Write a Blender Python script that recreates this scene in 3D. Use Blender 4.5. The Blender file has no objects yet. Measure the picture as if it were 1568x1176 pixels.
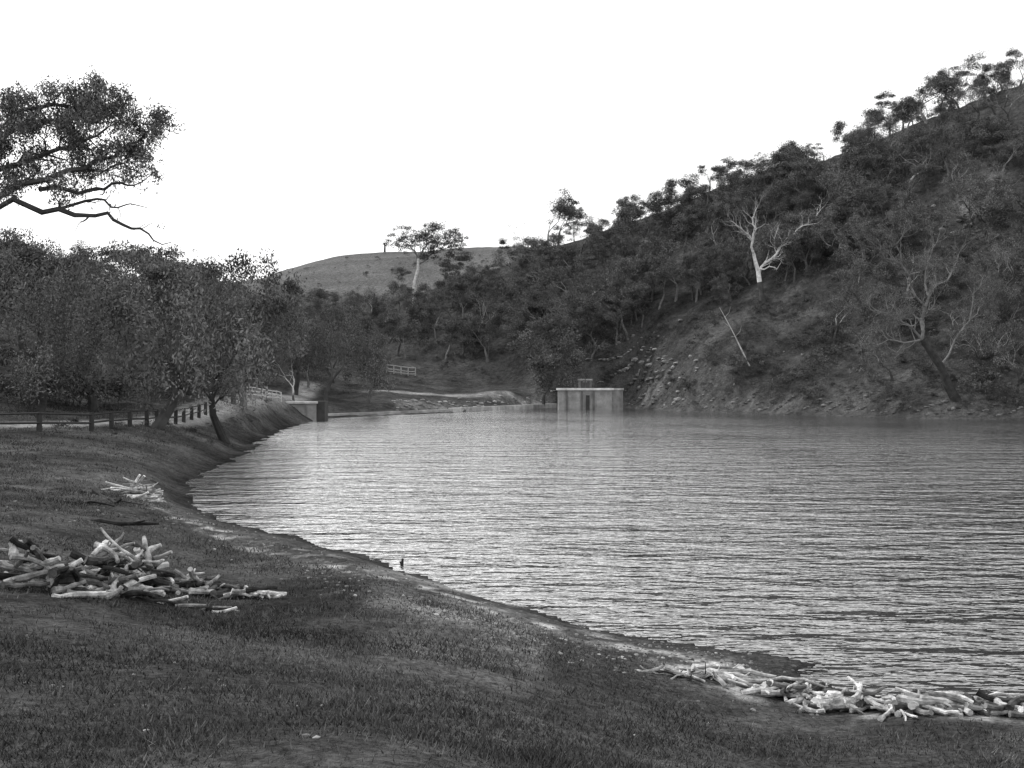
import bpy, math, random
import numpy as np
from mathutils import Vector
random.seed(7); np.random.seed(7)
RS=np.random.RandomState
F=1540.0; CX=784.0; CY=588.0; EYE=5.0
sc=bpy.context.scene
sc.view_settings.view_transform='Standard'; sc.view_settings.look='None'; sc.view_settings.exposure=0

# ------------------------------------------------------------ materials
def nodes(name):
    m=bpy.data.materials.new(name); m.use_nodes=True
    nt=m.node_tree; nt.nodes.clear()
    out=nt.nodes.new('ShaderNodeOutputMaterial')
    return m,nt,out
def N(nt,t,**kw):
    n=nt.nodes.new(t)
    for k,v in kw.items(): setattr(n,k,v)
    return n
def tone_mat(name,scale=6.0,lo=0.6,hi=1.4,rough=0.9,bump=0.0,bscale=20,detail=3,spec=0.15,plain=False):
    m,nt,out=nodes(name); L=nt.links.new
    at=N(nt,'ShaderNodeAttribute'); at.attribute_name='tone'
    if plain:
        df=N(nt,'ShaderNodeBsdfDiffuse'); L(at.outputs['Fac'],df.inputs['Color']); L(df.outputs[0],out.inputs[0]); return m
    tc=N(nt,'ShaderNodeTexCoord')
    no=N(nt,'ShaderNodeTexNoise'); no.inputs['Scale'].default_value=scale; no.inputs['Detail'].default_value=detail
    no.inputs['Roughness'].default_value=0.65
    L(tc.outputs['Object'],no.inputs['Vector'])
    mr=N(nt,'ShaderNodeMapRange'); mr.inputs[1].default_value=0.3; mr.inputs[2].default_value=0.7
    mr.inputs[3].default_value=lo; mr.inputs[4].default_value=hi
    L(no.outputs['Fac'],mr.inputs[0])
    mu=N(nt,'ShaderNodeMath',operation='MULTIPLY'); L(at.outputs['Fac'],mu.inputs[0]); L(mr.outputs[0],mu.inputs[1])
    p=N(nt,'ShaderNodeBsdfPrincipled'); p.inputs['Roughness'].default_value=rough
    p.inputs['Specular IOR Level'].default_value=spec
    L(mu.outputs[0],p.inputs['Base Color'])
    if bump>0:
        n2=N(nt,'ShaderNodeTexNoise'); n2.inputs['Scale'].default_value=bscale; n2.inputs['Detail'].default_value=3
        n2.inputs['Roughness'].default_value=0.7
        L(tc.outputs['Object'],n2.inputs['Vector'])
        b=N(nt,'ShaderNodeBump'); b.inputs['Distance'].default_value=bump; b.inputs['Strength'].default_value=1.0
        L(n2.outputs['Fac'],b.inputs['Height']); L(b.outputs[0],p.inputs['Normal'])
    L(p.outputs[0],out.inputs[0])
    return m
M_BARK=tone_mat('eucalyptus_bark',scale=1.5,lo=0.6,hi=1.25,detail=2)
M_LEAF=tone_mat('eucalyptus_leaves',plain=True)
M_GRASS=tone_mat('grass_blades',plain=True)
M_LOG=tone_mat('weathered_wood',scale=7,lo=0.35,hi=1.25,bump=0.015,bscale=30)
M_CONC=tone_mat('weathered_concrete',scale=0.8,lo=0.6,hi=1.15,bump=0.02,bscale=8,detail=5)
M_PAINT=tone_mat('painted_timber',scale=3,lo=0.75,hi=1.1)
M_ROCK=tone_mat('rock',scale=1.2,lo=0.5,hi=1.4)

# ------------------------------------------------------------ mesh builder
class MB:
    def __init__(s): s.v=[]; s.f=[]; s.t=[]; s.m=[]
    def tube(s,pts,rad,sides=6,tone=0.2,mat=0,cap=True,captone=None,tones=None):
        n=len(pts); base=len(s.v); ref=Vector((0.31,0.52,0.8)).normalized()
        for i,p in enumerate(pts):
            a=pts[max(i-1,0)]; b=pts[min(i+1,n-1)]
            d=(b-a)
            if d.length<1e-6: d=Vector((0,0,1))
            d.normalize()
            u=d.cross(ref)
            if u.length<0.05: u=d.cross(Vector((1,0,0)))
            u.normalize(); w=d.cross(u)
            for k in range(sides):
                an=2*math.pi*k/sides
                s.v.append(p+(u*math.cos(an)+w*math.sin(an))*rad[i]); s.t.append(tones[i] if tones else tone)
        for i in range(n-1):
            for k in range(sides):
                a=base+i*sides+k; b=base+i*sides+(k+1)%sides
                s.f.append((a,b,b+sides,a+sides)); s.m.append(mat)
        if cap:
            for end in (0,n-1):
                b2=len(s.v)
                for k in range(sides):
                    s.v.append(s.v[base+end*sides+k].copy()); s.t.append(captone if captone else tone)
                idx=tuple(range(b2,b2+sides)); s.f.append(idx if end else idx[::-1]); s.m.append(mat)
    def box(s,c,sz,tone,mat=0,rotz=0.0,jit=0.0):
        base=len(s.v); ca,sa=math.cos(rotz),math.sin(rotz)
        for dz in (-.5,.5):
            for dx,dy in ((-.5,-.5),(.5,-.5),(.5,.5),(-.5,.5)):
                x=dx*sz[0]; y=dy*sz[1]; z=dz*sz[2]
                s.v.append(Vector((c[0]+x*ca-y*sa,c[1]+x*sa+y*ca,c[2]+z))); s.t.append(tone)
        for f in ((0,3,2,1),(4,5,6,7),(0,1,5,4),(1,2,6,5),(2,3,7,6),(3,0,4,7)):
            s.f.append(tuple(base+i for i in f)); s.m.append(mat)
    def quads(s,C,A,B,T,mat=1):
        base=len(s.v)
        V=np.stack([C-A,C+B*1.0,C+A,C-B*1.0],1).reshape(-1,3)
        s.v.extend([Vector(v) for v in V.tolist()]); s.t.extend(np.repeat(T,4).tolist())
        for i in range(len(C)):
            b=base+4*i; s.f.append((b,b+1,b+2,b+3)); s.m.append(mat)
    def mesh(s,name,mats,smooth=False):
        me=bpy.data.meshes.new(name); me.from_pydata([tuple(v) for v in s.v],[],s.f)
        at=me.attributes.new('tone','FLOAT','POINT'); at.data.foreach_set('value',np.array(s.t,dtype=np.float32))
        for m in mats: me.materials.append(m)
        me.polygons.foreach_set('material_index',np.array(s.m,dtype=np.int32))
        if smooth: me.polygons.foreach_set('use_smooth',np.ones(len(s.f),dtype=bool))
        me.update(); return me
def add(name,me,loc=(0,0,0),rot=(0,0,0),scale=(1,1,1),parent=None):
    o=bpy.data.objects.new(name,me); sc.collection.objects.link(o)
    o.location=loc; o.rotation_euler=rot; o.scale=scale
    if parent: o.parent=parent
    return o
def empty(name,loc=(0,0,0)):
    o=bpy.data.objects.new(name,None); sc.collection.objects.link(o); o.location=loc; return o

# ------------------------------------------------------------ survey of the lake and the hills
def wl(px,py): d=F*EYE/(py-CY); return ((px-CX)/F*d,d)       # point at water level
near=[(498,641),(470,648),(440,656),(405,672),(372,698),(330,716),(297,735),(288,752),(300,772),(340,794),(370,803),(465,826),(560,853),
      (620,874),(700,901),(800,931),(900,960),(1000,980),(1100,994),(1200,1005),(1272,1020),(1215,1028),(1230,1042),(1300,1056),(1400,1068),(1568,1088),(1800,1095),(2600,1050)]
far=[(3200,660),(2300,650),(1700,645),(1550,643),(1400,641),(1300,638),(1200,635),(1100,632),(1000,628),(960,624),(855,623),(825,624),(760,628),(690,632),(600,636)]
LAKE=np.array([wl(*p) for p in near+far])
ctl=[]
for p in near+far:
    x,d=wl(*p); ctl.append((p[0],d,0.0))
ctl+=[(-900,4,3.4),(784,3,3.3),(2500,4,2.6),(1568,8,1.2),(784,8,2.1),(784,12,1.3),(300,8,2.5),(300,17.6,1.2),(300,24,0.7),(140,12,2.1),
 (140,25,1.3),(140,40,1.2),(-300,12,2.7),(-300,30,2.3),(-300,60,2.7),(1200,12.0,0.6),(1200,8.5,1.4),(1000,14.5,.5),(600,20,.9),(240,45,0.7),(200,55,1.3),
 (140,62,2.0),(0,58,2.2),(230,70,2.0),(310,88,2.05),(400,116,2.3),(440,135,2.3),(380,98,1.8),(345,78,0.6),(480,158,1.6),
 (130,90,3.2),(130,150,12),(130,300,34),(-300,75,5),(-300,150,22),(-300,250,40),(-900,100,15),(-900,250,45),(300,120,4),(300,200,14),(300,330,32),
 (400,170,4),(400,250,13),(400,360,34),
 (500,185,2.6),(500,250,9),(500,330,25),(500,400,47),
 (600,180,2.3),(600,230,5),(600,300,18),(600,380,41),(700,205,2.4),(700,235,5),(700,280,19),(700,335,38),(700,380,42),
 (784,212,2.4),(784,235,5.5),(784,270,21),(784,325,44),(784,370,46),
 (860,205,4.0),(860,225,9),(860,260,25),
 (960,202,7),(950,230,20),(950,265,36),(1000,202,6),(1000,222,17),(1000,255,33),
 (1100,182,6),(1100,205,17),(1100,240,37),(1200,178,7.5),(1200,192,16),(1200,208,26),(1200,232,42),
 (1320,170,9),(1320,190,23),(1320,220,44),(1450,152,4),(1450,165,12),(1450,180,23),(1450,200,38),(1450,222,55),
 (1700,142,5),(1700,165,22),(1700,200,48),(2300,140,10),(2300,200,60)]
SKY=[(-1200,430,450),(-900,430,450),(-300,440,450),(130,440,455),(300,436,455),(400,425,458),(430,413,460),(480,399,460),(520,390,460),(590,384,460),(650,381,460),(700,377,460),(750,375,460),(800,375,460),(835,382,460),
     (862,374,312),(900,359,306),(950,346,300),(1000,333,295),(1050,312,285),(1100,291,276),(1150,271,268),(1200,251,260),(1260,239,255),(1320,223,250),(1390,192,246),(1450,168,243),(1530,138,241),(1600,113,239),(1700,82,238),(2300,20,250),(2700,20,250)]
for px,py,d in SKY:
    q=(CY-py)/F
    ctl+=[(px,d,EYE+q*d),(px,d*1.07,EYE+(q-.006)*d*1.07),(px,d*1.22,EYE+(q-.03)*d*1.22),(px,d*1.5,EYE+(q-.06)*d*1.5)]
for px in (-900,-300,130,500,784,1100,1450,1900,2500): ctl+=[(px,1000,30),(px,1700,20),(px,3500,10)]
ctl=np.array(ctl)
def feat(px,d): return np.stack([np.asarray(px)/230.0,np.log(np.asarray(d))*3.2],-1)
def fit(C,val,c2):
    P=feat(C[:,0],C[:,1]); K=len(P)
    R=np.sqrt(((P[:,None]-P[None])**2).sum(-1)+c2)
    A=np.zeros((K+3,K+3)); A[:K,:K]=R-np.eye(K)*0.01; A[:K,K]=1; A[K,:K]=1; A[:K,K+1:]=P; A[K+1:,:K]=P.T
    w=np.linalg.solve(A,np.concatenate([val,[0,0,0]]))
    def ev(px,d):
        Q=feat(px,d); o=np.empty(len(Q))
        for i in range(0,len(Q),20000):
            q=Q[i:i+20000]; r=np.sqrt(((q[:,None]-P[None])**2).sum(-1)+c2); o[i:i+20000]=r@w[:K]+w[K]+q@w[K+1:]
        return o
    return ev
Cn=ctl[ctl[:,1]<200]; Cf=ctl[ctl[:,1]>55]
evn=fit(Cn,Cn[:,2],.15); evf=fit(Cf,(Cf[:,2]-EYE)/Cf[:,1],.03)
PX=np.concatenate([np.arange(-3600,-900,60),np.arange(-900,2500,6.0),np.arange(2500,5200,60)])
DS=np.concatenate([np.exp(np.linspace(math.log(1.5),math.log(520),470)),np.exp(np.linspace(math.log(540),math.log(4000),30))])
GP,GD=np.meshgrid(PX,DS); gp=GP.ravel(); gd=GD.ravel(); gx=(gp-CX)/F*gd
_tab=RS(3).rand(256,256)
def vn(x,y,s=0):
    x=x+s*37.7; y=y+s*91.3
    xi=np.floor(x).astype(int); yi=np.floor(y).astype(int); fx=x-xi; fy=y-yi
    fx=fx*fx*(3-2*fx); fy=fy*fy*(3-2*fy)
    g=lambda a,b:_tab[a&255,b&255]
    return (g(xi,yi)*(1-fx)+g(xi+1,yi)*fx)*(1-fy)+(g(xi,yi+1)*(1-fx)+g(xi+1,yi+1)*fx)*fy-0.5
def fbm(x,y,s=0,o=4):
    r=0;a=1
    for i in range(o): r=r+a*vn(x*2**i,y*2**i,s+i); a*=0.5
    return r
def sdf(x,y):
    n=len(LAKE); best=np.full(x.shape,1e9); ins=np.zeros(x.shape,bool)
    for i in range(n):
        ax,ay=LAKE[i]; bx,by=LAKE[(i+1)%n]; ex,ey=bx-ax,by-ay
        t=np.clip(((x-ax)*ex+(y-ay)*ey)/(ex*ex+ey*ey),0,1)
        best=np.minimum(best,(x-ax-t*ex)**2+(y-ay-t*ey)**2)
        c=((ay>y)!=(by>y)); xx=ax+(y-ay)/(by-ay+1e-12)*ex
        ins^=(c&(x<xx))
    r=np.sqrt(best); return np.where(ins,-r,r)
pc=np.clip(gp,-1200,2700)
zn=evn(pc,np.clip(gd,2.5,200)); qf=evf(pc,np.clip(gd,60,5000))
# hill crests: no summit stands above its surveyed crest height
cap=np.interp(pc,[s_[0] for s_ in SKY],[(CY-s_[1])/F for s_ in SKY])
kk_=.010; qf=cap-kk_*np.logaddexp(0,(cap-qf)/kk_)+kk_*.5
zf=EYE+qf*gd
wb=np.clip((gd-75)/50,0,1); wb=wb*wb*(3-2*wb); z=zn*(1-wb)+zf*wb
s=sdf(gx,gd)
s=s+fbm(gx*0.8,gd*0.8,5)*np.clip(gd/60,0.15,1.2)
w=np.clip(s/np.clip(gd*0.03,0.7,5),0,1)
zl=w*np.maximum(z,0.06)+(1-w)*np.clip(s,0,3)*0.09
far_w=np.clip((gd-120)/60,0,1)
rough=np.clip(s/3,0,1)
zl=zl+rough*(1-far_w)*(fbm(gx*0.5,gd*0.5,9)*0.09+fbm(gx*3,gd*3,11,3)*0.025)
fhw=1-.6*np.clip((gd-335)/40,0,1)*np.clip((900-gp)/60,0,1)
zl=zl+rough*far_w*fhw*np.clip(z/8,0.05,1)*(fbm(gx/26,gd/26,2,3)*3.0+fbm(gx/7,gd/7,4,4)*1.3)
ter=far_w*rough*np.clip((gp-950)/200,0,1)*np.clip(z/10,0,1)
ph=zl/4.5+fbm(gx/40,gd/40,21,2)*1.2
zl=zl+ter*0.5*np.sin(ph*2*math.pi)
Zw=np.where(s>0,np.maximum(zl,0.012+np.clip(s,0,1)*0.03),-0.03+np.maximum(s,-10)*0.15)
Z=Zw.reshape(GP.shape); S=s.reshape(GP.shape)
def hpd(px,d):
    i=int(np.clip(np.searchsorted(DS,d)-1,0,len(DS)-2)); j=int(np.clip(np.searchsorted(PX,px)-1,0,len(PX)-2))
    a=(d-DS[i])/(DS[i+1]-DS[i]); b=(px-PX[j])/(PX[j+1]-PX[j])
    return float((Z[i,j]*(1-b)+Z[i,j+1]*b)*(1-a)+(Z[i+1,j]*(1-b)+Z[i+1,j+1]*b)*a)
def hxy(x,y): return hpd(CX+F*x/y,y)
def on(px,d):  return Vector(((px-CX)/F*d,d,hpd(px,d)))
def hit(px,py,dmin=4):
    j=int(np.argmin(abs(PX-px))); q=(CY-py)/F
    col=np.maximum(Z[:,j],0.0); ang=(col-EYE)/DS
    k=np.where((ang>=q)&(DS>dmin))[0]
    d=DS[k[0]] if len(k) else 470.0
    return on(px,d)
def ridge(px,dmax=350,dmin=150):
    j=int(np.argmin(abs(PX-px))); ang=(Z[:,j]-EYE)/DS
    ok=(DS<dmax)&(DS>dmin); k=int(np.argmax(np.where(ok,ang,-9))); return float(DS[k])

# ground tone (cover type)
tone=np.full(gp.shape,0.060)
tone=tone*(1+0.8*fbm(gx*0.22,gd*0.22,31,4))
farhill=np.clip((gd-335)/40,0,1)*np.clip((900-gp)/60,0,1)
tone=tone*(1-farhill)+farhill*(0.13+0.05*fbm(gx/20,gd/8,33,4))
rh=np.clip((gp-840)/120,0,1)*np.clip((gd-135)/20,0,1)
tone=tone*(1-rh)+rh*(0.064*(1+0.9*fbm(gx/6,gd/4,35,5)))
crag=np.clip(1-np.hypot((gp-975)/55,(gd-200)/13),0,1)+np.clip(1-np.hypot((gp-1500)/70,(gd-200)/10),0,1)
tone=tone+np.clip(crag*1.6,0,1)*np.clip(fbm(gx/2.5,gd/2.5,37,3)+0.15,0,1)*0.25
rc=np.clip(1-abs(s-3.0)/3.5,0,1)*rh
tone=tone+rc*np.clip(fbm(gx/1.5,gd/1.5,39,3)+0.0,0,1)*0.12
mud=np.clip(1-s/np.clip(gd*0.045,0.7,2.0),0,1)*np.clip((130-gd)/20,0,1)
tone=tone*(1-0.55*mud)
def pathband(x,y,s_): return np.clip(1.3-abs(s_-np.clip(y*0.10,1.3,3.0)-0.7*fbm(x*.5,y*.5,44,2))/0.7,0,1)*np.clip((48-y)/10,0,1)*np.clip((x/y*F+CX-180)/120,0,1)
path=pathband(gx,gd,s)
tone=tone+path*np.clip(fbm(gx*2.0,gd*2.0,41,4)*2.2+0.06,0,1)*0.36
emb=np.clip((gp-545)/40,0,1)*np.clip((850-gp)/30,0,1)
lin=182+(gp-560)*0.115
tone=tone+emb*np.clip(1.2-abs(gd-lin-2)/3.6,0,1)*0.2*(1+fbm(gx/3,gd/3,47,3))
tone=tone+emb*np.clip(1-s/10,0,1)*np.clip(fbm(gx/3,gd/3,43,3)+0.1,0,1)*0.32
RP=[(-400,50),(-100,58),(60,63),(200,72),(310,92),(390,122),(440,150),(470,185)]
rx=np.array([(p-CX)/F*d for p,d in RP]); ry=np.array([d+3 for p,d in RP])
rd=np.full(gp.shape,1e9)
for i in range(len(rx)-1):
    ex,ey=rx[i+1]-rx[i],ry[i+1]-ry[i]; t=np.clip(((gx-rx[i])*ex+(gd-ry[i])*ey)/(ex*ex+ey*ey),0,1)
    rd=np.minimum(rd,np.hypot(gx-rx[i]-t*ex,gd-ry[i]-t*ey))
tone=tone+np.clip(1.6-rd/1.6,0,1)*0.2
tone=np.clip(tone,0.012,0.5)
nr,nc=GP.shape
V=np.stack([gx,gd,Z.ravel()],-1)
ii=np.arange(nr-1)[:,None]*nc+np.arange(nc-1)[None]
Q=np.stack([ii,ii+1,ii+nc+1,ii+nc],-1).reshape(-1,4)
me=bpy.data.meshes.new('ground')
me.vertices.add(len(V)); me.vertices.foreach_set('co',V.astype(np.float32).ravel())
me.loops.add(Q.size); me.loops.foreach_set('vertex_index',Q.astype(np.int32).ravel())
me.polygons.add(len(Q)); me.polygons.foreach_set('loop_start',np.arange(0,Q.size,4,dtype=np.int32))
me.update(calc_edges=True); me.validate()
me.polygons.foreach_set('use_smooth',np.ones(len(Q),dtype=bool))
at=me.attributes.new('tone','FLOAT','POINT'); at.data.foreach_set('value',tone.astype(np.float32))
m,nt,out=nodes('grass_and_earth'); L=nt.links.new
at=N(nt,'ShaderNodeAttribute'); at.attribute_name='tone'
geo=N(nt,'ShaderNodeNewGeometry')
def noise(scale,det=5,vec=None,r=0.65):
    n=N(nt,'ShaderNodeTexNoise'); n.inputs['Scale'].default_value=scale; n.inputs['Detail'].default_value=det; n.inputs['Roughness'].default_value=r
    L(vec or geo.outputs['Position'],n.inputs['Vector']); return n.outputs['Fac']
def mrange(i,a,b,c,d_):
    n=N(nt,'ShaderNodeMapRange'); n.inputs[1].default_value=a;n.inputs[2].default_value=b;n.inputs[3].default_value=c;n.inputs[4].default_value=d_
    L(i,n.inputs[0]); return n.outputs[0]
def math_(op,a,b):
    n=N(nt,'ShaderNodeMath',operation=op)
    for i,v in enumerate((a,b)):
        if isinstance(v,(int,float)): n.inputs[i].default_value=v
        else: L(v,n.inputs[i])
    return n.outputs[0]
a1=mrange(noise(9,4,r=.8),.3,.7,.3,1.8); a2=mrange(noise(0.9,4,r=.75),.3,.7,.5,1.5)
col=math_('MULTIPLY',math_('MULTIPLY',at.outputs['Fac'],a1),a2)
p=N(nt,'ShaderNodeBsdfDiffuse')
L(col,p.inputs['Color'])
b=N(nt,'ShaderNodeBump'); b.inputs['Distance'].default_value=0.11; L(noise(6,4,r=.8),b.inputs['Height'])
b2=N(nt,'ShaderNodeBump'); b2.inputs['Distance'].default_value=1.2; L(noise(0.7,4,r=.75),b2.inputs['Height'])
dpt=N(nt,'ShaderNodeSeparateXYZ'); L(geo.outputs['Position'],dpt.inputs[0])
L(mrange(dpt.outputs['Y'],60,160,0.0,0.9),b2.inputs['Strength'])
L(b.outputs[0],b2.inputs['Normal']); L(b2.outputs[0],p.inputs['Normal']); L(p.outputs[0],out.inputs[0])
me.materials.append(m)
add('ground',me)

# ------------------------------------------------------------ water
m,nt,out=nodes('rippled_water'); L=nt.links.new
geo=N(nt,'ShaderNodeNewGeometry')
def mapped(sx,sy,rot):
    n=N(nt,'ShaderNodeMapping'); n.inputs['Scale'].default_value=(sx,sy,1); n.inputs['Rotation'].default_value=(0,0,rot)
    L(geo.outputs['Position'],n.inputs['Vector']); return n.outputs[0]
w1=noise(1.0,2,mapped(0.75,2.0,math.radians(12)),.5)
w2=noise(1.0,2,mapped(2.6,6.0,math.radians(-12)),.55)
w3=noise(1.0,1,mapped(0.2,0.55,math.radians(4)),.5)
gust=mrange(noise(0.04,2,None,.5),.35,.65,.75,1.35)
h=math_('ADD',math_('ADD',math_('MULTIPLY',w1,1.0),math_('MULTIPLY',w2,0.26)),math_('MULTIPLY',w3,1.4))
b=N(nt,'ShaderNodeBump'); b.inputs['Distance'].default_value=0.155; L(h,b.inputs['Height']); L(gust,b.inputs['Strength'])
fr=N(nt,'ShaderNodeFresnel'); fr.inputs['IOR'].default_value=1.6; L(b.outputs[0],fr.inputs['Normal'])
fac=mrange(fr.outputs[0],.07,.37,.06,1.0)
gl=N(nt,'ShaderNodeBsdfGlossy'); gl.inputs['Roughness'].default_value=.08; gl.inputs['Color'].default_value=(1,1,1,1); L(b.outputs[0],gl.inputs['Normal'])
df=N(nt,'ShaderNodeBsdfDiffuse'); df.inputs['Color'].default_value=(.05,.05,.05,1)
mx=N(nt,'ShaderNodeMixShader'); L(fac,mx.inputs[0]); L(df.outputs[0],mx.inputs[1]); L(gl.outputs[0],mx.inputs[2]); L(mx.outputs[0],out.inputs[0])
wm=bpy.data.meshes.new('lake_water'); wm.from_pydata([(-60,2,0),(400,2,0),(400,215,0),(-60,215,0)],[],[(0,1,2,3)]); wm.materials.append(m)
add('lake_water',wm)

# ------------------------------------------------------------ trees
def rv(r=1.0): return Vector((random.gauss(0,1),random.gauss(0,1),random.gauss(0,1))).normalized()*r
def grow(mb,p,d,length,rad,lev,maxlev,tips,up=0.12,wig=0.22,spread=0.75,bt=0.25,nchild=(2,3),shrink=0.74,sides=6,tgrad=None):
    seg=4; pts=[p.copy()]; rr=[rad]; d=d.normalized()
    for i in range(seg):
        d=(d+rv(wig)+Vector((0,0,up))).normalized(); p=p+d*length/seg; pts.append(p.copy()); rr.append(rad*(1-0.4*(i+1)/seg))
    tn=[(tgrad(q) if tgrad else bt) for q in pts]
    mb.tube(pts,rr,max(3,sides-lev),tones=tn,cap=False)
    if lev>=maxlev: tips.append(p); return
    k=random.randint(*nchild)
    for c in range(k):
        side=d.cross(rv()).normalized()
        nd=(d+side*spread*random.uniform(0.6,1.3)).normalized()
        grow(mb,p,nd,length*shrink*random.uniform(.75,1.2),rr[-1]*(0.72 if k==2 else 0.62)*random.uniform(.85,1.1),lev+1,maxlev,tips,up,wig,spread,bt,nchild,shrink,sides,tgrad)
    if lev>0 and random.random()<.6:
        q=pts[2]; side=d.cross(rv()).normalized()
        grow(mb,q,(d*.5+side).normalized(),length*shrink*.7,rr[2]*.45,min(lev+2,maxlev),maxlev,tips,up,wig,spread,bt,nchild,shrink,sides,tgrad)
def leaves(mb,tips,per,R,flat=0.65,ls=0.3,lw=0.35,tone=0.07,drop=0.0,rs=None,hang=0.0):
    rs=rs or RS(random.randint(0,9999)); C=[];T=[]
    for t in tips:
        n=int(per*rs.uniform(.5,1.5)); r=R*rs.uniform(.6,1.35)
        v=rs.normal(size=(n,3)); v/=np.linalg.norm(v,axis=1)[:,None]; v*=(rs.rand(n,1)**0.45)*r; v[:,2]*=flat
        v[:,2]-=drop*np.hypot(v[:,0],v[:,1])
        if hang: v[:,2]-=(rs.rand(n)**2)*hang
        C.append(v+np.array(t)); T.append(np.full(n,tone*rs.uniform(.5,1.55))*rs.uniform(.7,1.3,n))
    C=np.concatenate(C);T=np.concatenate(T)
    ok=C[:,2]>.5; C=C[ok]; T=T[ok]; n=len(C)
    A=rs.normal(size=(n,3)); A[:,2]-=0.9; A/=np.linalg.norm(A,axis=1)[:,None]
    B=np.cross(A,rs.normal(size=(n,3))); B/=np.linalg.norm(B,axis=1)[:,None]
    l=ls*rs.uniform(.6,1.3,(n,1)); mb.quads(C,A*l*.5,B*l*.5*lw,T)
def fin(mb,name,H=10.0):
    zs=max(v.z for v in mb.v); k=H/zs
    for v in mb.v: v*=k
    return mb.mesh(name,[M_BARK,M_LEAF])
P={'dense':[],'weep':[],'open':[],'sparse':[],'dead':[],'bush':[]}
for i in range(4):
    random.seed(100+i); mb=MB(); tips=[]; 
    grow(mb,Vector((0,0,-.5)),Vector((random.uniform(-.2,.2),0,1)),2.6,.22,0,4,tips,up=.10,spread=.85,bt=.11,shrink=.78,nchild=(2,3))
    leaves(mb,tips,80 if len(tips)>80 else 120,.95,.8,.25,.4,.115,.3); P['dense'].append(fin(mb,'dense_gum'))
for i in range(5):
    random.seed(150+i); mb=MB(); tips=[]; 
    grow(mb,Vector((0,0,-.5)),Vector((random.uniform(-.3,.3),0,1)),1.9,.22,0,4,tips,up=.07,wig=.32,spread=1.0,bt=.07,shrink=.84,nchild=(2,3))
    tips=[t for t in tips if random.random()<.75]
    leaves(mb,tips,140 if len(tips)>70 else 220,.62,1.0,.14,.38,.12,.3,hang=1.5); P['weep'].append(fin(mb,'weeping_gum'))
for i in range(4):
    random.seed(200+i); mb=MB(); tips=[]
    grow(mb,Vector((0,0,-.5)),Vector((random.uniform(-.25,.25),0,1)),3.0,.2,0,3,tips,up=.12,wig=.28,spread=.9,bt=.18,shrink=.76,nchild=(2,3))
    leaves(mb,tips,140,.95,.5,.23,.4,.10,.1); P['open'].append(fin(mb,'open_gum'))
for i in range(4):
    random.seed(300+i); mb=MB(); tips=[]
    grow(mb,Vector((0,0,-.5)),Vector((random.uniform(-.25,.25),0,1)),2.3,.24,0,4,tips,up=.06,wig=.3,spread=.95,bt=.22,shrink=.82,nchild=(2,3),tgrad=lambda q:.07 if q.z<3 else .32)
    leaves(mb,tips,44,.75,.7,.2,.38,.115,.2); P['sparse'].append(fin(mb,'sparse_gum'))
for i in range(3):
    random.seed(410+i); mb=MB(); tips=[]
    grow(mb,Vector((0,0,-.5)),Vector((random.uniform(-.3,.3),0,1)),2.6,.2,0,4,tips,up=.08,wig=.34,spread=.9,bt=.5,shrink=.78,nchild=(2,2),tgrad=lambda q:.1 if q.z<1 else .5)
    leaves(mb,tips[::6],20,.6,.7,.2,.38,.1,.2); P['dead'].append(fin(mb,'dead_gum'))
for i in range(4):
    random.seed(500+i); mb=MB(); tips=[]
    for k in range(6): grow(mb,Vector((random.uniform(-.3,.3),random.uniform(-.3,.3),-.1)),Vector((random.uniform(-.7,.7),random.uniform(-.7,.7),.9)),.5,.02,0,1,tips,up=.1,bt=.08)
    for t in tips: t.z+=.6
    leaves(mb,tips,34,.3,.9,.13,.3,.09,.1)
    for v in mb.v: v.z-=.5
    P['bush'].append(fin(mb,'bush',1.0))
def tree(kind,pos,H,name='eucalyptus_tree',parent=None,v=None,rot=None,lean=(0,0),wide=1.0):
    me=random.choice(P[kind]) if v is None else P[kind][v%len(P[kind])]
    k=H/10.0
    return add(name,me,pos,(lean[0],lean[1],rot if rot is not None else random.uniform(0,6.28)),(k*wide,k*wide,k),parent)
random.seed(11)
def tree_at(kind,px,d,top,**kw):
    pos=on(px,d); H=EYE+(CY-top)/F*d-pos.z
    return tree(kind,pos,max(H,2),**kw)
tree_at('weep',228,70,392,v=0,rot=.5,wide=.9)
tree_at('weep',60,74,420,v=2,rot=1.0,wide=1.0)
tree_at('weep',150,84,380,v=3,rot=4.0,wide=.9)
tree_at('weep',290,104,412,v=4,rot=3.6,wide=1.0)
tree_at('weep',-70,70,380,v=1,rot=3.6)
tree_at('open',185,96,378,v=1,rot=2.6,wide=1.1)
tree_at('open',265,118,384,v=2,rot=1.6,wide=1.1)
tree_at('open',345,140,402,v=3,rot=.6,wide=1.1)
tree_at('weep',500,162,456,v=2,rot=2.5,wide=.85)
tree_at('weep',450,170,470,v=3,rot=.4,wide=.8)
tree_at('dense',564,166,505,v=1,rot=5.0,lean=(0,-.15),wide=.9)
tree_at('dead',452,147,540,v=1,rot=1.2,wide=1.0)
tree_at('weep',390,178,440,v=4,rot=1.9)
tree_at('dense',832,212,500,v=2,rot=1.1,wide=1.2)
tree_at('dead',730,262,450,v=0,rot=.3,wide=1.2)
tree_at('sparse',742,266,452,v=1,rot=.3)
tree_at('open',690,335,388,v=1,rot=2.0,wide=1.2)
tree_at('open',600,345,405,v=2,rot=.6)
tree_at('open',725,338,385,v=3,rot=.6,wide=1.1)
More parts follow.
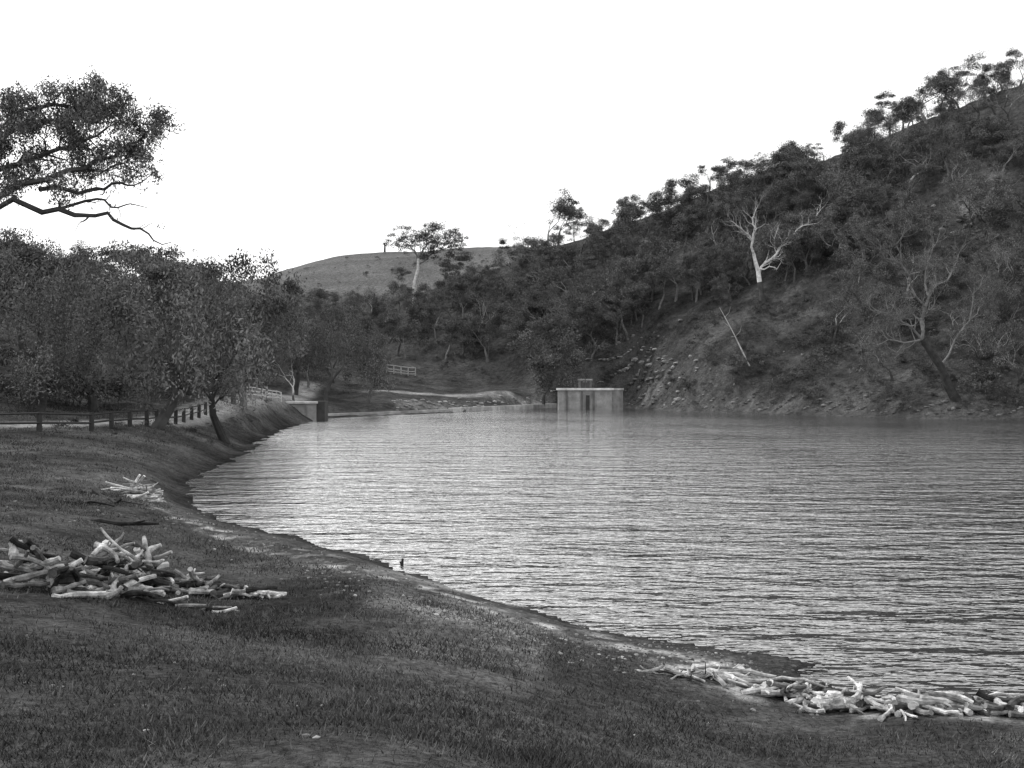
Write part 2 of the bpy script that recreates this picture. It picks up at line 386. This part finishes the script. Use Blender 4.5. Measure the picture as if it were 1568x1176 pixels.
for px,top,kd,vv,wd in ((853,288,'open',1,1.0),(842,305,'open',3,.8),(820,330,'dead',2,1),(915,315,'dead',0,1.0),(963,318,'open',2,1.0),(1005,322,'open',3,.8),(880,318,'open',0,.7),
    (1060,285,'open',2,1.0),(1085,248,'open',0,1.3),(1120,238,'open',3,1.3),(1155,238,'open',2,1.2),(1190,240,'dense',2,1.1),(1215,226,'open',1,1.4),(1260,218,'open',0,1.4),(1290,222,'dense',1,1.2),(1315,180,'open',2,1.2),(1340,172,'dense',3,1.0),(1365,140,'open',1,1.3),(1390,135,'dense',0,1.1),
    (1420,115,'open',3,1.3),(1445,118,'open',0,1.3),(1470,105,'dense',0,1.1),(1510,85,'open',2,1.4),(1535,88,'dense',1,1.2),(1560,72,'dense',2,1.2)):
    tree_at(kd,px,ridge(px)-3,top,v=vv,wide=wd)
tree_at('dense',1105,ridge(1105)-6,250,v=1,wide=1.2); tree_at('dense',1140,ridge(1140)-6,245,v=3,wide=1.2); tree_at('sparse',1165,ridge(1165)-5,240,v=0,wide=1.1)
for px,py,h_,vv in ((1098,400,11,0),(1245,360,10,1),(1392,300,9,2),(1385,465,9,1),(905,470,9,2),(1010,430,9,0),(655,470,9,1)):
    tree('dead',hit(px,py),h_,v=vv,wide=1.1)

# trees with hand-surveyed limbs
def WD(px,py,D): return Vector(((px-CX)/F*D,D,EYE+(CY-py)/F*D))
def kinked(path,sub,jit):
    o=[path[0]]
    for a,b_ in zip(path[:-1],path[1:]):
        for k in range(1,sub+1):
            p_=a.lerp(b_,k/sub)
            if k<sub: p_=p_+rv((b_-a).length*jit)
            o.append(p_)
    return o
def limb(mb,path,r0,r1,kids,lev,ln,tp,up=.1,spread=.8,mx=3,bt=.05,sub=2,jit=.13,wig=.32,tw=.5):
    path=kinked(path,sub,jit); n=len(path); rr=[r0+(r1-r0)*i/(n-1) for i in range(n)]; mb.tube(path,rr,6,bt,cap=False)
    for i in range(1,n):
        for k in range(kids if (kids>1 or i%2==0 or i==n-1) else 0):
            d=(path[i]-path[i-1]).normalized(); grow(mb,path[i],(d+rv(.9)).normalized(),ln,min(rr[i]*tw,r0*.5),lev,mx,tp,up=up,spread=spread,bt=bt,wig=wig)
random.seed(61); mb=MB(); pos=hit(1168,462); D=pos.y; tp=[]
mb.tube([pos-Vector((0,0,.6)),WD(1166,445,D),WD(1163,432,D)],[.7,.58,.5],8,.07,cap=False)
mb.tube([WD(1163,432,D),WD(1161,415,D),WD(1157,402,D-.5),WD(1154,388,D-1)],[.5,.45,.38,.32],8,.75,cap=False)
q_=lambda *l:[WD(a,b_,D+c) for a,b_,c in l]
limb(mb,q_((1154,388,-1),(1152,370,-1),(1158,350,0),(1152,335,1),(1160,316,1)),.28,.06,2,1,1.9,tp,bt=.42,tw=.42)
limb(mb,q_((1152,370,-1),(1140,355,-2),(1128,345,-3),(1118,338,-3)),.18,.05,2,1,1.6,tp,bt=.42,tw=.42)
limb(mb,q_((1162,420,0),(1172,402,0),(1190,388,1),(1198,372,1),(1215,360,2),(1228,346,2),(1252,342,3)),.3,.05,2,1,1.7,tp,bt=.55,tw=.35)
limb(mb,q_((1162,412,0),(1178,408,-2),(1190,412,-3),(1196,402,-3)),.16,.05,1,2,1.4,tp,bt=.5)
limb(mb,q_((1190,388,1),(1186,365,2),(1192,345,2)),.15,.04,2,1,1.6,tp,bt=.4,tw=.42)
leaves(mb,tp[::7],14,.8,.7,.3,.35,.09)
add('dead_gum_tree',mb.mesh('dead_gum_tree',[M_BARK,M_LEAF]))
random.seed(63); mb=MB(); pos=hit(1466,620); D=pos.y; tp=[]
mb.tube([pos-Vector((0,0,.6)),WD(1452,590,D),WD(1440,560,D),WD(1420,532,D),WD(1412,520,D)],[.75,.64,.55,.45,.38],9,.04,cap=False)
for l,r0 in ((((1412,520,0),(1395,500,-2),(1372,490,-3),(1350,478,-4),(1335,470,-4)),.2),(((1412,520,0),(1410,490,1),(1422,455,1),(1418,415,2),(1428,380,2),(1440,352,3)),.25),
    (((1418,470,1),(1395,440,0),(1380,405,-1),(1372,375,-1),(1385,352,-1)),.18),(((1422,455,1),(1450,430,3),(1465,400,4),(1478,375,4)),.16),
    (((1412,520,0),(1385,525,2),(1360,520,3),(1345,528,4)),.14),(((1440,560,0),(1462,520,2),(1485,490,3),(1500,470,4)),.16),(((1380,405,-1),(1355,395,-2),(1340,375,-3)),.11),(((1485,490,3),(1490,450,4),(1505,425,5)),.11)):
    limb(mb,q_(*l),r0,.045,2,0,2.0,tp,bt=.17,up=.10,mx=2,tw=.6)
leaves(mb,tp,26,.8,.7,.24,.35,.11,.2)
add('gnarled_eucalyptus_tree',mb.mesh('gnarled_eucalyptus_tree',[M_BARK,M_LEAF]))
# pale-stemmed gum standing on the grassy spur
random.seed(65); mb=MB(); D=330; pos=on(634,D); tp=[]; by=CY-(pos.z-EYE)/D*F
mb.tube([pos-Vector((0,0,1)),WD(635,min(by-8,432),D),WD(640,412,D),WD(641,396,D)],[.75,.6,.5,.4],8,.55,cap=False)
for l,r0 in ((((641,396,0),(636,385,1),(628,377,2),(622,372,2)),.28),(((641,396,0),(648,382,-1),(655,372,-1),(664,367,0)),.3),(((640,404,0),(654,395,2),(668,387,3),(684,380,3),(690,388,3)),.25),(((655,372,-1),(672,374,-2),(686,374,-2)),.16)):
    limb(mb,q_(*l),r0,.08,2,1,3.0,tp,bt=.15,up=.1)
leaves(mb,tp,34,1.5,.5,.5,.4,.08,.1)
add('pale_gum_tree',mb.mesh('pale_gum_tree',[M_BARK,M_LEAF]))
# gum leaning from the water's edge beside the road
random.seed(67); mb=MB(); D=77; pos=on(350,D); tp=[]
q_=lambda *l:[WD(a,b_,D+c) for a,b_,c in l]
mb.tube([pos-Vector((0,0,.5)),WD(343,675,D),WD(333,652,D),WD(326,635,D),WD(324,612,D)],[.42,.36,.31,.27,.24],8,.035,cap=False)
for l,r0 in ((((324,612,0),(330,580,0),(338,545,.5),(335,510,1),(342,475,1),(340,455,1)),.2),(((330,580,0),(350,560,-1),(368,530,-1.5),(372,500,-1.5)),.13),(((324,612,0),(308,585,1),(300,550,1.5),(306,515,1.5)),.14),
    (((338,545,.5),(318,520,-1),(316,490,-1.5),(322,465,-1.5)),.11),(((335,510,1),(355,490,2),(366,466,2)),.09),(((324,625,0),(345,605,-1),(362,590,-1.5)),.08)):
    limb(mb,q_(*l),r0,.03,2,2,.8,tp,bt=.05,up=.05)
leaves(mb,tp,42,.5,1.0,.17,.36,.12,.3,hang=1.5)
add('leaning_eucalyptus_tree',mb.mesh('leaning_eucalyptus_tree',[M_BARK,M_LEAF]))
pos=hit(1535,575); tree('sparse',pos,(575-480)/F*pos.y,v=2,rot=1.0,lean=(0,-.5),wide=.9)
mb=MB(); a=hit(1148,575); b=Vector((a.x-5.2,a.y+1,a.z+10.5)); pts=[a.lerp(b,t/6)+rv(.16)*(t>0) for t in range(7)]
mb.tube(pts,[.15,.14,.12,.10,.08,.06,.03],6,.45)
for t,dx in ((3,.9),(4,-1.2),(5,.8)): mb.tube([pts[t],pts[t]+Vector((dx,.2,.9)),pts[t]+Vector((dx*1.3,.2,2.0))],[.06,.04,.015],4,.3)
add('leaning_dead_trunk',mb.mesh('leaning_dead_trunk',[M_BARK]))
mb=MB(); d0=ridge(589,500,400); a=on(589,d0); mb.tube([a-Vector((0,0,.5)),a+Vector((.1,0,2.2)),a+Vector((0,0,4.2))],[.5,.4,.3],7,.05)
mb.tube([a+Vector((0,0,2.3)),a+Vector((1.0,0,3.6)),a+Vector((1.1,0,4.9))],[.25,.2,.1],5,.05); mb.tube([a+Vector((0,0,3)),a+Vector((-.9,0,4.2))],[.2,.1],5,.05); add('tree_stump',mb.mesh('tree_stump',[M_BARK]))

wood=empty('woodland_tree_mass')
def inside(px,py,poly):
    c=False; n=len(poly)
    for i in range(n):
        (ax,ay),(bx,by)=poly[i],poly[(i+1)%n]
        if (ay>py)!=(by>py) and px<ax+(py-ay)/(by-ay)*(bx-ax): c=not c
    return c
def scatter(poly,count,kinds,h0,h1,cap=None):
    xs=[p[0] for p in poly]; ys=[p[1] for p in poly]; k=0; tr=0
    while k<count and tr<count*30:
        tr+=1; px=random.uniform(min(xs),max(xs)); py=random.uniform(min(ys),max(ys))
        if not inside(px,py,poly): continue
        pos=hit(px,py,100)
        if pos.z<1.5 or pos.y>480: continue
        H=random.uniform(h0,h1)
        if cap:
            mh=EYE+(CY-np.interp(px,cap[0],cap[1])-random.uniform(-14,6))/F*pos.y-pos.z
            H=min(H,mh)
            if H<4: continue
        tree(random.choice(kinds),pos,H,name='gum_tree',parent=wood,wide=random.uniform(.85,1.25),lean=(random.uniform(-.14,.14),random.uniform(-.14,.14))); k+=1
random.seed(12)
capL=([-300,130,200,300,350,400,480,560,620],[350,380,382,390,405,418,430,455,440])
for i in range(85):
    px=random.uniform(-330,420); d=random.uniform(98,300); pos=on(px,d); 
    mh=EYE+(CY-np.interp(px,*capL)-random.uniform(-40,12))/F*d-pos.z; H=min(random.uniform(8,16),mh)
    if H>4: tree(random.choice(['dense','weep','open']),pos,H,name='gum_tree',parent=wood,wide=random.uniform(.8,1.3),lean=(random.uniform(-.12,.12),random.uniform(-.12,.12)))
scatter([(400,440),(620,450),(760,440),(800,440),(860,550),(800,560),(600,555),(560,595),(440,600),(400,560)],80,['dense','dense','sparse','open'],8,14,([400,480,540,620,700,860],[420,450,458,430,415,400]))
scatter([(760,410),(860,385),(1000,345),(1100,310),(1200,275),(1320,250),(1400,260),(1340,400),(1220,440),(1090,480),(980,520),(900,575),(830,570),(780,500)],225,['dense','dense','sparse','open'],6,12)
scatter([(1200,275),(1400,215),(1540,170),(1700,120),(1700,300),(1500,300),(1350,350)],55,['dense','sparse','open','sparse'],6,11)
scatter([(1220,350),(1560,320),(1700,330),(1700,620),(1480,615),(1300,600),(1230,500)],44,['sparse','sparse','dense'],5,10)
scatter([(1490,420),(1700,400),(1700,625),(1500,625)],12,['dense','sparse'],7,11)
for i in range(36):
    px=random.uniform(1300,1720); tree_at(random.choice(['open','dense']),px,ridge(px)+random.uniform(-14,4),np.interp(px,[1300,1340,1420,1520,1700],[190,165,135,100,60])+random.uniform(-6,30),name='gum_tree',parent=wood)
under=empty('undergrowth')
def bushes(poly,count,s0,s1,flat=(.6,1.1)):
    xs=[p[0] for p in poly]; ys=[p[1] for p in poly]; k=0
    while k<count:
        px=random.uniform(min(xs),max(xs)); py=random.uniform(min(ys),max(ys))
        if not inside(px,py,poly): continue
        pos=hit(px,py,60); k+=1
        if pos.z<.25: continue
        sz=random.uniform(s0,s1)*random.choice([.4,.5,.7,1,1.5]); add('bush',random.choice(P['bush']),pos,(random.uniform(-.3,.3),random.uniform(-.3,.3),random.uniform(0,6.3)),(sz*random.uniform(.8,1.5),sz*random.uniform(.8,1.5),sz*random.uniform(*flat)),under)
bushes([(880,600),(960,520),(1200,440),(1350,350),(1700,200),(1700,640),(1300,634),(960,622)],1300,.5,2.1)
bushes([(560,590),(860,590),(900,480),(1000,380),(600,470),(500,500)],250,.8,2.2)
bushes([(430,395),(780,385),(780,440),(430,440)],70,.6,2.0)
bushes([(0,640),(330,600),(430,600),(400,660),(340,690),(250,690),(140,680)],45,.3,.7)
bushes([(340,700),(440,655),(500,640),(490,655),(400,690),(350,715)],40,.3,.8)
for i in range(70):
    px=random.uniform(-250,400); d=np.interp(px,[-250,60,200,310,420],[62,70,82,104,140])+random.uniform(3,22)
    sz=random.uniform(1.8,4.2); add('scrub',random.choice(P['bush']),on(px,d),(0,0,random.uniform(0,6.3)),(sz*1.2,sz*1.2,sz),under)

# -- overhanging gum at the left, close by
random.seed(31); mb=MB(); tips=[]; D=30.0
def W(px,py,dd=0): return Vector(((px-CX)/F*(D+dd),D+dd,EYE+(CY-py)/F*(D+dd)))
base=on(-150,D); base.z-=.3
mb.tube([base,W(-140,560),W(-110,430),W(-75,340),W(-50,290)],[.5,.42,.38,.30,.2],9,.12)
limb(mb,[W(-50,290),W(-10,262,1),W(40,248,.5),W(90,228,0),W(135,212,-.5),W(165,195)],.12,.03,2,1,.5,tips)
limb(mb,[W(-75,340),W(0,300,-1),W(70,275,-1),W(130,258,-.5),W(175,240),W(205,222),W(228,200)],.11,.02,2,1,.38,tips)
limb(mb,[W(-50,290),W(-30,240,0),W(10,205,1),W(60,185,1),W(110,182),W(145,168)],.12,.03,2,1,.46,tips)
limb(mb,[W(10,205),W(20,180),W(60,165),W(110,165),W(155,158)],.09,.03,2,1,.38,tips)
limb(mb,[W(130,258),W(160,262),W(190,250),W(210,262)],.05,.015,2,2,.4,tips)
bare=[]
limb(mb,[W(-75,340),W(20,305,-1),W(90,320,-1),W(135,330,-.5),W(165,326),W(190,345),W(215,350),W(235,368),W(262,371)],.10,.012,1,2,.42,bare,up=-.02,mx=3,jit=.22,wig=.45,tw=.45)
limb(mb,[W(60,290,-1),W(120,296,-.5),W(160,290),W(185,280),W(205,284),W(228,270)],.07,.012,1,2,.42,bare,jit=.22,wig=.45)
limb(mb,[W(90,320,-1),W(130,308),W(160,306),W(180,318),W(200,312),W(225,318)],.05,.01,1,2,.36,bare,jit=.22,wig=.45)
leaves(mb,tips,52,.30,.9,.115,.32,.12,.25,hang=.3)
leaves(mb,bare[::5],10,.2,.75,.11,.3,.08,.25)
add('overhanging_eucalyptus_tree',mb.mesh('overhanging_eucalyptus',[M_BARK,M_LEAF]))

# ------------------------------------------------------------ dam structures
mb=MB(); y0=196; xa=(855-CX)/F*y0; xb=(937-CX)/F*y0; top=3.8
mb.box(((xa+xb)/2,y0+1.5,top/2-1),(xb-xa,3.0,top+2),.30)
mb.box(((xa+xb)/2,y0+1.4,top+.2),(xb-xa+.6,3.8,.4),.65)
for i in range(9):
    an=math.radians(10*i); mb.box((xb+math.sin(an)*2.2,y0+3.2-math.cos(an)*2.2+.4,top/2-.9),(.6,.7,top+1.8),.28,rotz=an)
    mb.box((xb+math.sin(an)*2.2,y0+3.2-math.cos(an)*2.2+.4,top+.19),(.65,1.0,.36),.55,rotz=an)
for px in (868,891,909): mb.box(((px-CX)/F*y0,y0-.18,1.2),(.35,.4,4.8),.14)
mb.box(((900-CX)/F*y0,y0-.1,1.3),(.7,.25,3.0),.06)
gx0=(896.5-CX)/F*y0
for px in (888,905): mb.box(((px-CX)/F*y0,y0+1,top+1.15),(.45,.3,1.6),.14)
mb.box((gx0,y0+1,top+2.05),(2.9,.5,.3),.3); mb.box((gx0,y0+1,top+.95),(1.6,.6,1.1),.07); mb.box((gx0,y0+1,top+1.65),(.8,.5,.3),.2)
mb.tube([Vector((gx0,y0+.6,top-2)),Vector((gx0,y0+.6,top+2.6))],[.09,.09],6,.1)
add('dam_abutment',mb.mesh('dam_abutment',[M_CONC]))
mb=MB(); y0=137; xa=(408-CX)/F*y0; xb=(484-CX)/F*y0; top=2.35
mb.box(((xa+xb)/2,y0+.6,.3),(xb-xa,1.2,4.0),.34,rotz=.03)
mb.box(((xa+xb)/2,y0+.55,top+.13),(xb-xa+.4,1.7,.28),.65,rotz=.03)
mb.box((xb+.6,y0+1.4,.5),(1.1,2.4,4.3),.07)
for k in range(3): mb.box((xa+1.5+k*2.0,y0-.06,.6),(.18,.12,3.2),.24)
add('dam_abutment',mb.mesh('dam_abutment_wing',[M_CONC]))
mb=MB(); A=Vector((*wl(496,640),0)); B=Vector((*wl(690,631.6),0)); C=Vector((*wl(850,623.5),0)); 
def wallseg(a,b,h,t,tn):
    n=int((b-a).length/3)
    for i in range(n):
        p=a.lerp(b,(i+.5)/n); mb.box((p.x,p.y,h/2-.5),((b-a).length/n-.01,t,h+1),tn*random.uniform(.8,1.2),rotz=math.atan2(b.y-a.y,b.x-a.x))
wallseg(A,B,.6,.9,.32); wallseg(B,C,.8,.9,.42)
add('weir_crest_wall',mb.mesh('weir_crest_wall',[M_CONC]))
def fence(name,pts,step,h,rails,tone,pw=.16,rw=.1,mat=M_PAINT,zf=None):
    mb=MB(); pl=[]
    for i in range(len(pts)-1):
        a,b=pts[i],pts[i+1]; n=max(1,int((b-a).length/step))
        for k in range(n): pl.append(a.lerp(b,k/n))
    pl.append(pts[-1]); 
    for q in pl:
        q.z=(zf if zf is not None else hxy(q.x,q.y)); lean=rv(.03)
        mb.tube([q-Vector((0,0,.3)),q+Vector((lean.x,lean.y,h))],[pw/2*1.3,pw/2*1.2],6,tone*random.uniform(.7,1.2))
    for a,b in zip(pl[:-1],pl[1:]):
        for r in rails:
            mb.tube([a+Vector((0,-pw*.6,h*r+random.uniform(-.03,.03))),b+Vector((0,-pw*.6,h*r+random.uniform(-.03,.03)))],[rw/2,rw/2],4,tone)
    return add(name,mb.mesh(name,[mat]))
def onl(l): return [on(p,d) for p,d in l]
fence('post_and_rail_fence',onl([(-120,55.5),(60,60),(140,63),(225,71),(315,90)]),2.4,1.15,(.45,.92),.05,.24,.13)
fence('white_road_railing',onl([(378,116),(430,131)]),2.0,1.3,(.35,.65,.97),.5,.16,.14)
fence('timber_bridge_railing',onl([(592,238),(636,240)]),1.6,1.9,(.2,.5,.98),.4,.24,.2)
mb=MB(); q=on(387,122); mb.tube([q,q+Vector((0,0,1.6))],[.08,.07],6,.1); mb.box((q.x,q.y,q.z+1.6),(1.1,.5,.9),.12); mb.box((q.x,q.y,q.z+2.12),(1.35,.75,.12),.4)
add('gauge_box',mb.mesh('gauge_box',[M_PAINT]))

# ------------------------------------------------------------ rocks
mb=MB()
G_=(1+5**.5)/2; ICO=[(-1,G_,0),(1,G_,0),(-1,-G_,0),(1,-G_,0),(0,-1,G_),(0,1,G_),(0,-1,-G_),(0,1,-G_),(G_,0,-1),(G_,0,1),(-G_,0,-1),(-G_,0,1)]
def rock(p,r,tn):
    b0=len(mb.v)
    sx,sy,sz=random.uniform(.7,1.4),random.uniform(.7,1.2),random.uniform(.3,.8)
    for c in ICO:
        k=random.uniform(.35,.62)*r; mb.v.append(Vector((p.x+c[0]*k*sx,p.y+c[1]*k*sy,p.z+c[2]*k*sz))); mb.t.append(tn*random.uniform(.8,1.2))
    for f in ((0,11,5),(0,5,1),(0,1,7),(0,7,10),(0,10,11),(1,5,9),(5,11,4),(11,10,2),(10,7,6),(7,1,8),(3,9,4),(3,4,2),(3,2,6),(3,6,8),(3,8,9),(4,9,5),(2,4,11),(6,2,10),(8,6,7),(9,8,1)):
        mb.f.append(tuple(b0+i for i in f)); mb.m.append(0)
for i in range(260): rock(hit(random.gauss(985,40),random.gauss(580,28),150),random.uniform(.15,.7)*random.choice([.6,1,1.3]),random.uniform(.05,.3))
for i in range(220): px=random.uniform(960,1700); rock(hit(px,np.interp(px,[960,1200,1550,1700],[622,631,639,641])-abs(random.gauss(0,6)),120),random.uniform(.15,.55),random.uniform(.04,.2))
for i in range(130): rock(hit(random.uniform(600,850),random.uniform(612,630),120),random.uniform(.2,.6),random.uniform(.1,.35))
for i in range(80): rock(hit(random.gauss(1500,35),random.gauss(345,12),150),random.uniform(.3,1.0),random.uniform(.06,.28))
for i in range(220): rock(hit(random.uniform(1000,1560),random.uniform(480,630),150),random.uniform(.1,.4),random.uniform(.05,.2))
add('rock_scree',mb.mesh('rock_scree',[M_ROCK]))
mb=MB()
for i in range(900):
    px=random.uniform(-100,1300); sh=np.interp(px,[288,465,800,1100,1300],[760,826,931,994,1030]); py=sh+abs(random.gauss(0,35))+6
    q=hit(px,py); rock(q,random.uniform(.01,.035)*(1+q.y/40),random.uniform(.04,.2))
for i in range(500):
    px=random.uniform(300,1150); sh=np.interp(px,[288,465,800,1100,1300],[760,826,931,994,1030]); py=sh+np.interp(px,[300,700,1150],[45,45,25])+random.gauss(0,14)
    q=hit(px,py); rock(q,random.uniform(.01,.04)*(1+q.y/60),random.uniform(.06,.36))
for i in range(60):
    q=hit(random.uniform(0,1300),random.uniform(880,1150)); rock(q,random.uniform(.01,.03),random.uniform(.1,.4))
add('stones_and_litter',mb.mesh('stones_and_litter',[M_ROCK]))

# ------------------------------------------------------------ firewood
def log(mb,c,d,L_,r,tn,end=.6,crook=.08):
    d=d.normalized(); pts=[];rr=[]; L_=max(L_,7*r)
    k1=rv(crook*L_); 
    for i in range(7):
        t=i/6-.5; pts.append(c+d*(t*L_)+k1*(t*t*4-.5)+rv(.018*L_)); rr.append(r*(1.15-.5*(i/6))*random.uniform(.82,1.15))
    mb.tube(pts,rr,7,tone=tn,captone=max(tn,.12)*1.15,tones=[min(.75,tn*random.uniform(.55,1.3)) for _ in pts])
    if random.random()<.4:
        q=pts[random.choice([2,3,4])]; mb.tube([q,q+(d*.6+rv(.8)).normalized()*L_*random.uniform(.12,.35)],[r*.6,r*.3],6,tone=tn)
def pile(name,items,seed,dk=(.08,.15,.4,1,1,1)):
    random.seed(seed); mb=MB()
    for (px,py,n,sx,sy,hh,L0,L1,r0,r1,ang,aj,t0,t1) in items:
        q=hit(px,py)
        for i in range(n):
            dx=random.gauss(0,sx); dx=max(-2*sx,min(2*sx,dx)); dy=max(-2*sy,min(2*sy,random.gauss(0,sy)))
            x=q.x+dx; y=q.y+dy; k=math.exp(-(dx/sx/1.4)**2-(dy/sy/1.4)**2)
            zz=hxy(x,y)+r1*.7+random.random()*hh*k; a=ang+random.gauss(0,aj); r=random.uniform(r0,r1)
            LL=random.uniform(L0,L1)
            if random.random()<.2: r*=.5; LL*=1.3
            log(mb,Vector((x,y,zz)),Vector((math.cos(a),math.sin(a),random.gauss(0,.08+.5*k*(hh>.3)))),LL,r,random.uniform(t0,t1)*random.choice(dk),random.uniform(.3,.7),.11)
    return add(name,mb.mesh(name,[M_LOG],smooth=False))
pile('firewood_log_pile',[(165,905,75,.33,.3,.9,.35,.8,.035,.065,.6,1.2,.3,.75),(225,905,65,.25,.25,.78,.35,.75,.035,.06,1.0,1.2,.3,.75),(310,912,42,.35,.2,.34,.35,.75,.035,.06,.1,.9,.3,.75),
  (390,918,20,.25,.12,.16,.3,.7,.03,.055,-.1,.6,.35,.75),(60,905,55,.5,.3,.75,.3,.9,.035,.065,.5,1.2,.25,.6),(290,930,8,.5,.08,.02,.4,.9,.025,.04,.0,.2,.4,.7)],5)
pile('small_log_stack',[(208,758,30,.26,.18,.5,.8,1.4,.05,.075,.05,.12,.55,.85),(215,768,8,.25,.12,.1,.9,1.4,.045,.07,.0,.15,.5,.8)],6,(.5,1,1,1))
pile('driftwood_log_pile',[(1045,1042,14,.25,.08,.06,.3,.8,.018,.035,-.25,.5,.3,.65),(1120,1044,24,.28,.12,.16,.6,1.2,.03,.06,-.35,.5,.4,.8),(1215,1072,46,.32,.16,.24,.35,.8,.025,.055,-.3,.9,.4,.8),
  (1320,1086,54,.4,.18,.28,.3,.75,.03,.065,.0,1.0,.4,.8),(1430,1092,54,.4,.16,.28,.3,.7,.03,.06,.2,1.0,.4,.8),(1530,1096,54,.4,.16,.28,.3,.7,.03,.06,.1,1.0,.4,.8),(1640,1100,30,.4,.16,.2,.3,.6,.03,.055,.1,1.0,.3,.7)],8,(.1,.35,.8,1,1,1))
random.seed(9); mb=MB()
for px,py,L_,a,r in ((165,765,3.2,-.9,.06),(178,806,2.6,-.15,.07),(150,775,1.5,-.5,.05)):
    q=hit(px,py); log(mb,q+Vector((0,0,.08)),Vector((math.cos(a),math.sin(a),0)),L_,r,.04,.2)
add('fallen_branches',mb.mesh('fallen_branches',[M_LOG]))
mb=MB(); q=hit(615,868); q=Vector((q.x,q.y,q.z-.1)); mb.tube([q,q+Vector((.01,0,.2)),q+Vector((.03,0,.34))],[.05,.045,.03],7,.04); mb.tube([q+Vector((0,0,.15)),q+Vector((-.05,0,.26))],[.025,.015],5,.04); add('shore_stake',mb.mesh('shore_stake',[M_LOG]))

# ------------------------------------------------------------ near grass
rs=RS(21); n=210000; n2=70000
px=np.concatenate([rs.uniform(-150,1750,n),rs.uniform(-200,460,n2)]); u=rs.rand(n)
d=np.concatenate([5.5*(36/5.5)**u,30*(95/30)**rs.rand(n2)]); n=n+n2
jj=np.clip(np.searchsorted(PX,px)-1,0,nc-2); kk=np.clip(np.searchsorted(DS,d)-1,0,len(DS)-2)
fa=(d-DS[kk])/(DS[kk+1]-DS[kk]); fb=(px-PX[jj])/(PX[jj+1]-PX[jj])
zz=(Z[kk,jj]*(1-fb)+Z[kk,jj+1]*fb)*(1-fa)+(Z[kk+1,jj]*(1-fb)+Z[kk+1,jj+1]*fb)*fa
ss=S[kk,jj]; x=(px-CX)/F*d
dens=np.clip((ss-1.6-1.2*vn(x*.6,d*.6,70))/2.0,0,1)*np.clip(.6+1.8*fbm(x*.7,d*.7,71,4),0.05,1)*(1-.9*pathband(x,d,ss))*(rd.reshape(GP.shape)[kk,jj]>2.2)
keep=rs.rand(n)<dens; x,y,zz=x[keep],d[keep],zz[keep]; n=len(x)
hgt=(rs.uniform(.012,.045,n)+.06*np.clip(fbm(x*1.1,y*1.1,75,3),0,1))*(1+y/40)
ang=rs.uniform(0,6.28,n); wd=rs.uniform(.003,.0055,n)*(1+y/12); lean=rs.normal(0,.6,(n,2))*hgt[:,None]
b0=np.stack([x-np.cos(ang)*wd,y-np.sin(ang)*wd,zz-.01],-1); b1=np.stack([x+np.cos(ang)*wd,y+np.sin(ang)*wd,zz-.01],-1)
tp=np.stack([x+lean[:,0],y+lean[:,1],zz+hgt],-1)
VV=np.stack([b0,b1,tp],1).reshape(-1,3)
me=bpy.data.meshes.new('grass'); me.vertices.add(len(VV)); me.vertices.foreach_set('co',VV.astype(np.float32).ravel())
me.loops.add(3*n); me.loops.foreach_set('vertex_index',np.arange(3*n,dtype=np.int32)); me.polygons.add(n); me.polygons.foreach_set('loop_start',np.arange(0,3*n,3,dtype=np.int32))
me.update(calc_edges=True)
at=me.attributes.new('tone','FLOAT','POINT'); tt=.078*rs.uniform(.4,1.8,n)*(1+.9*fbm(x*.5,y*.5,77,4)); at.data.foreach_set('value',np.repeat(tt,3).astype(np.float32))
me.materials.append(M_GRASS); add('grass',me)

# ------------------------------------------------------------ light, sky, camera
az=math.radians(-46); el=math.radians(40)
w=bpy.data.worlds.new('World'); sc.world=w; w.use_nodes=True; nt=w.node_tree; nt.nodes.clear(); L=nt.links.new
sky=nt.nodes.new('ShaderNodeTexSky'); sky.sky_type='NISHITA'; sky.sun_disc=False; sky.sun_elevation=el; sky.sun_rotation=az; sky.air_density=1.0; sky.dust_density=4
bw=nt.nodes.new('ShaderNodeRGBToBW'); L(sky.outputs[0],bw.inputs[0])
mx=nt.nodes.new('ShaderNodeMix'); mx.data_type='FLOAT'; mx.inputs[0].default_value=.6; mx.inputs[3].default_value=12; L(bw.outputs[0],mx.inputs[2])
bg=nt.nodes.new('ShaderNodeBackground'); bg.inputs['Strength'].default_value=.15; L(mx.outputs[0],bg.inputs[0])
o=nt.nodes.new('ShaderNodeOutputWorld'); L(bg.outputs[0],o.inputs[0])
ld=bpy.data.lights.new('sun','SUN'); ld.energy=2.8; ld.angle=math.radians(4); ld.color=(1,.99,.98)
so=bpy.data.objects.new('sun',ld); sc.collection.objects.link(so)
dv=Vector((math.sin(az)*math.cos(el),math.cos(az)*math.cos(el),math.sin(el))); so.rotation_euler=dv.to_track_quat('Z','Y').to_euler()
cd=bpy.data.cameras.new('camera'); cd.sensor_width=36; cd.lens=F/1568*36; cd.clip_start=.1; cd.clip_end=6000
co=bpy.data.objects.new('camera',cd); sc.collection.objects.link(co); co.location=(0,0,EYE); co.rotation_euler=(math.radians(90),0,0); sc.camera=co
print('done',len(bpy.data.objects))
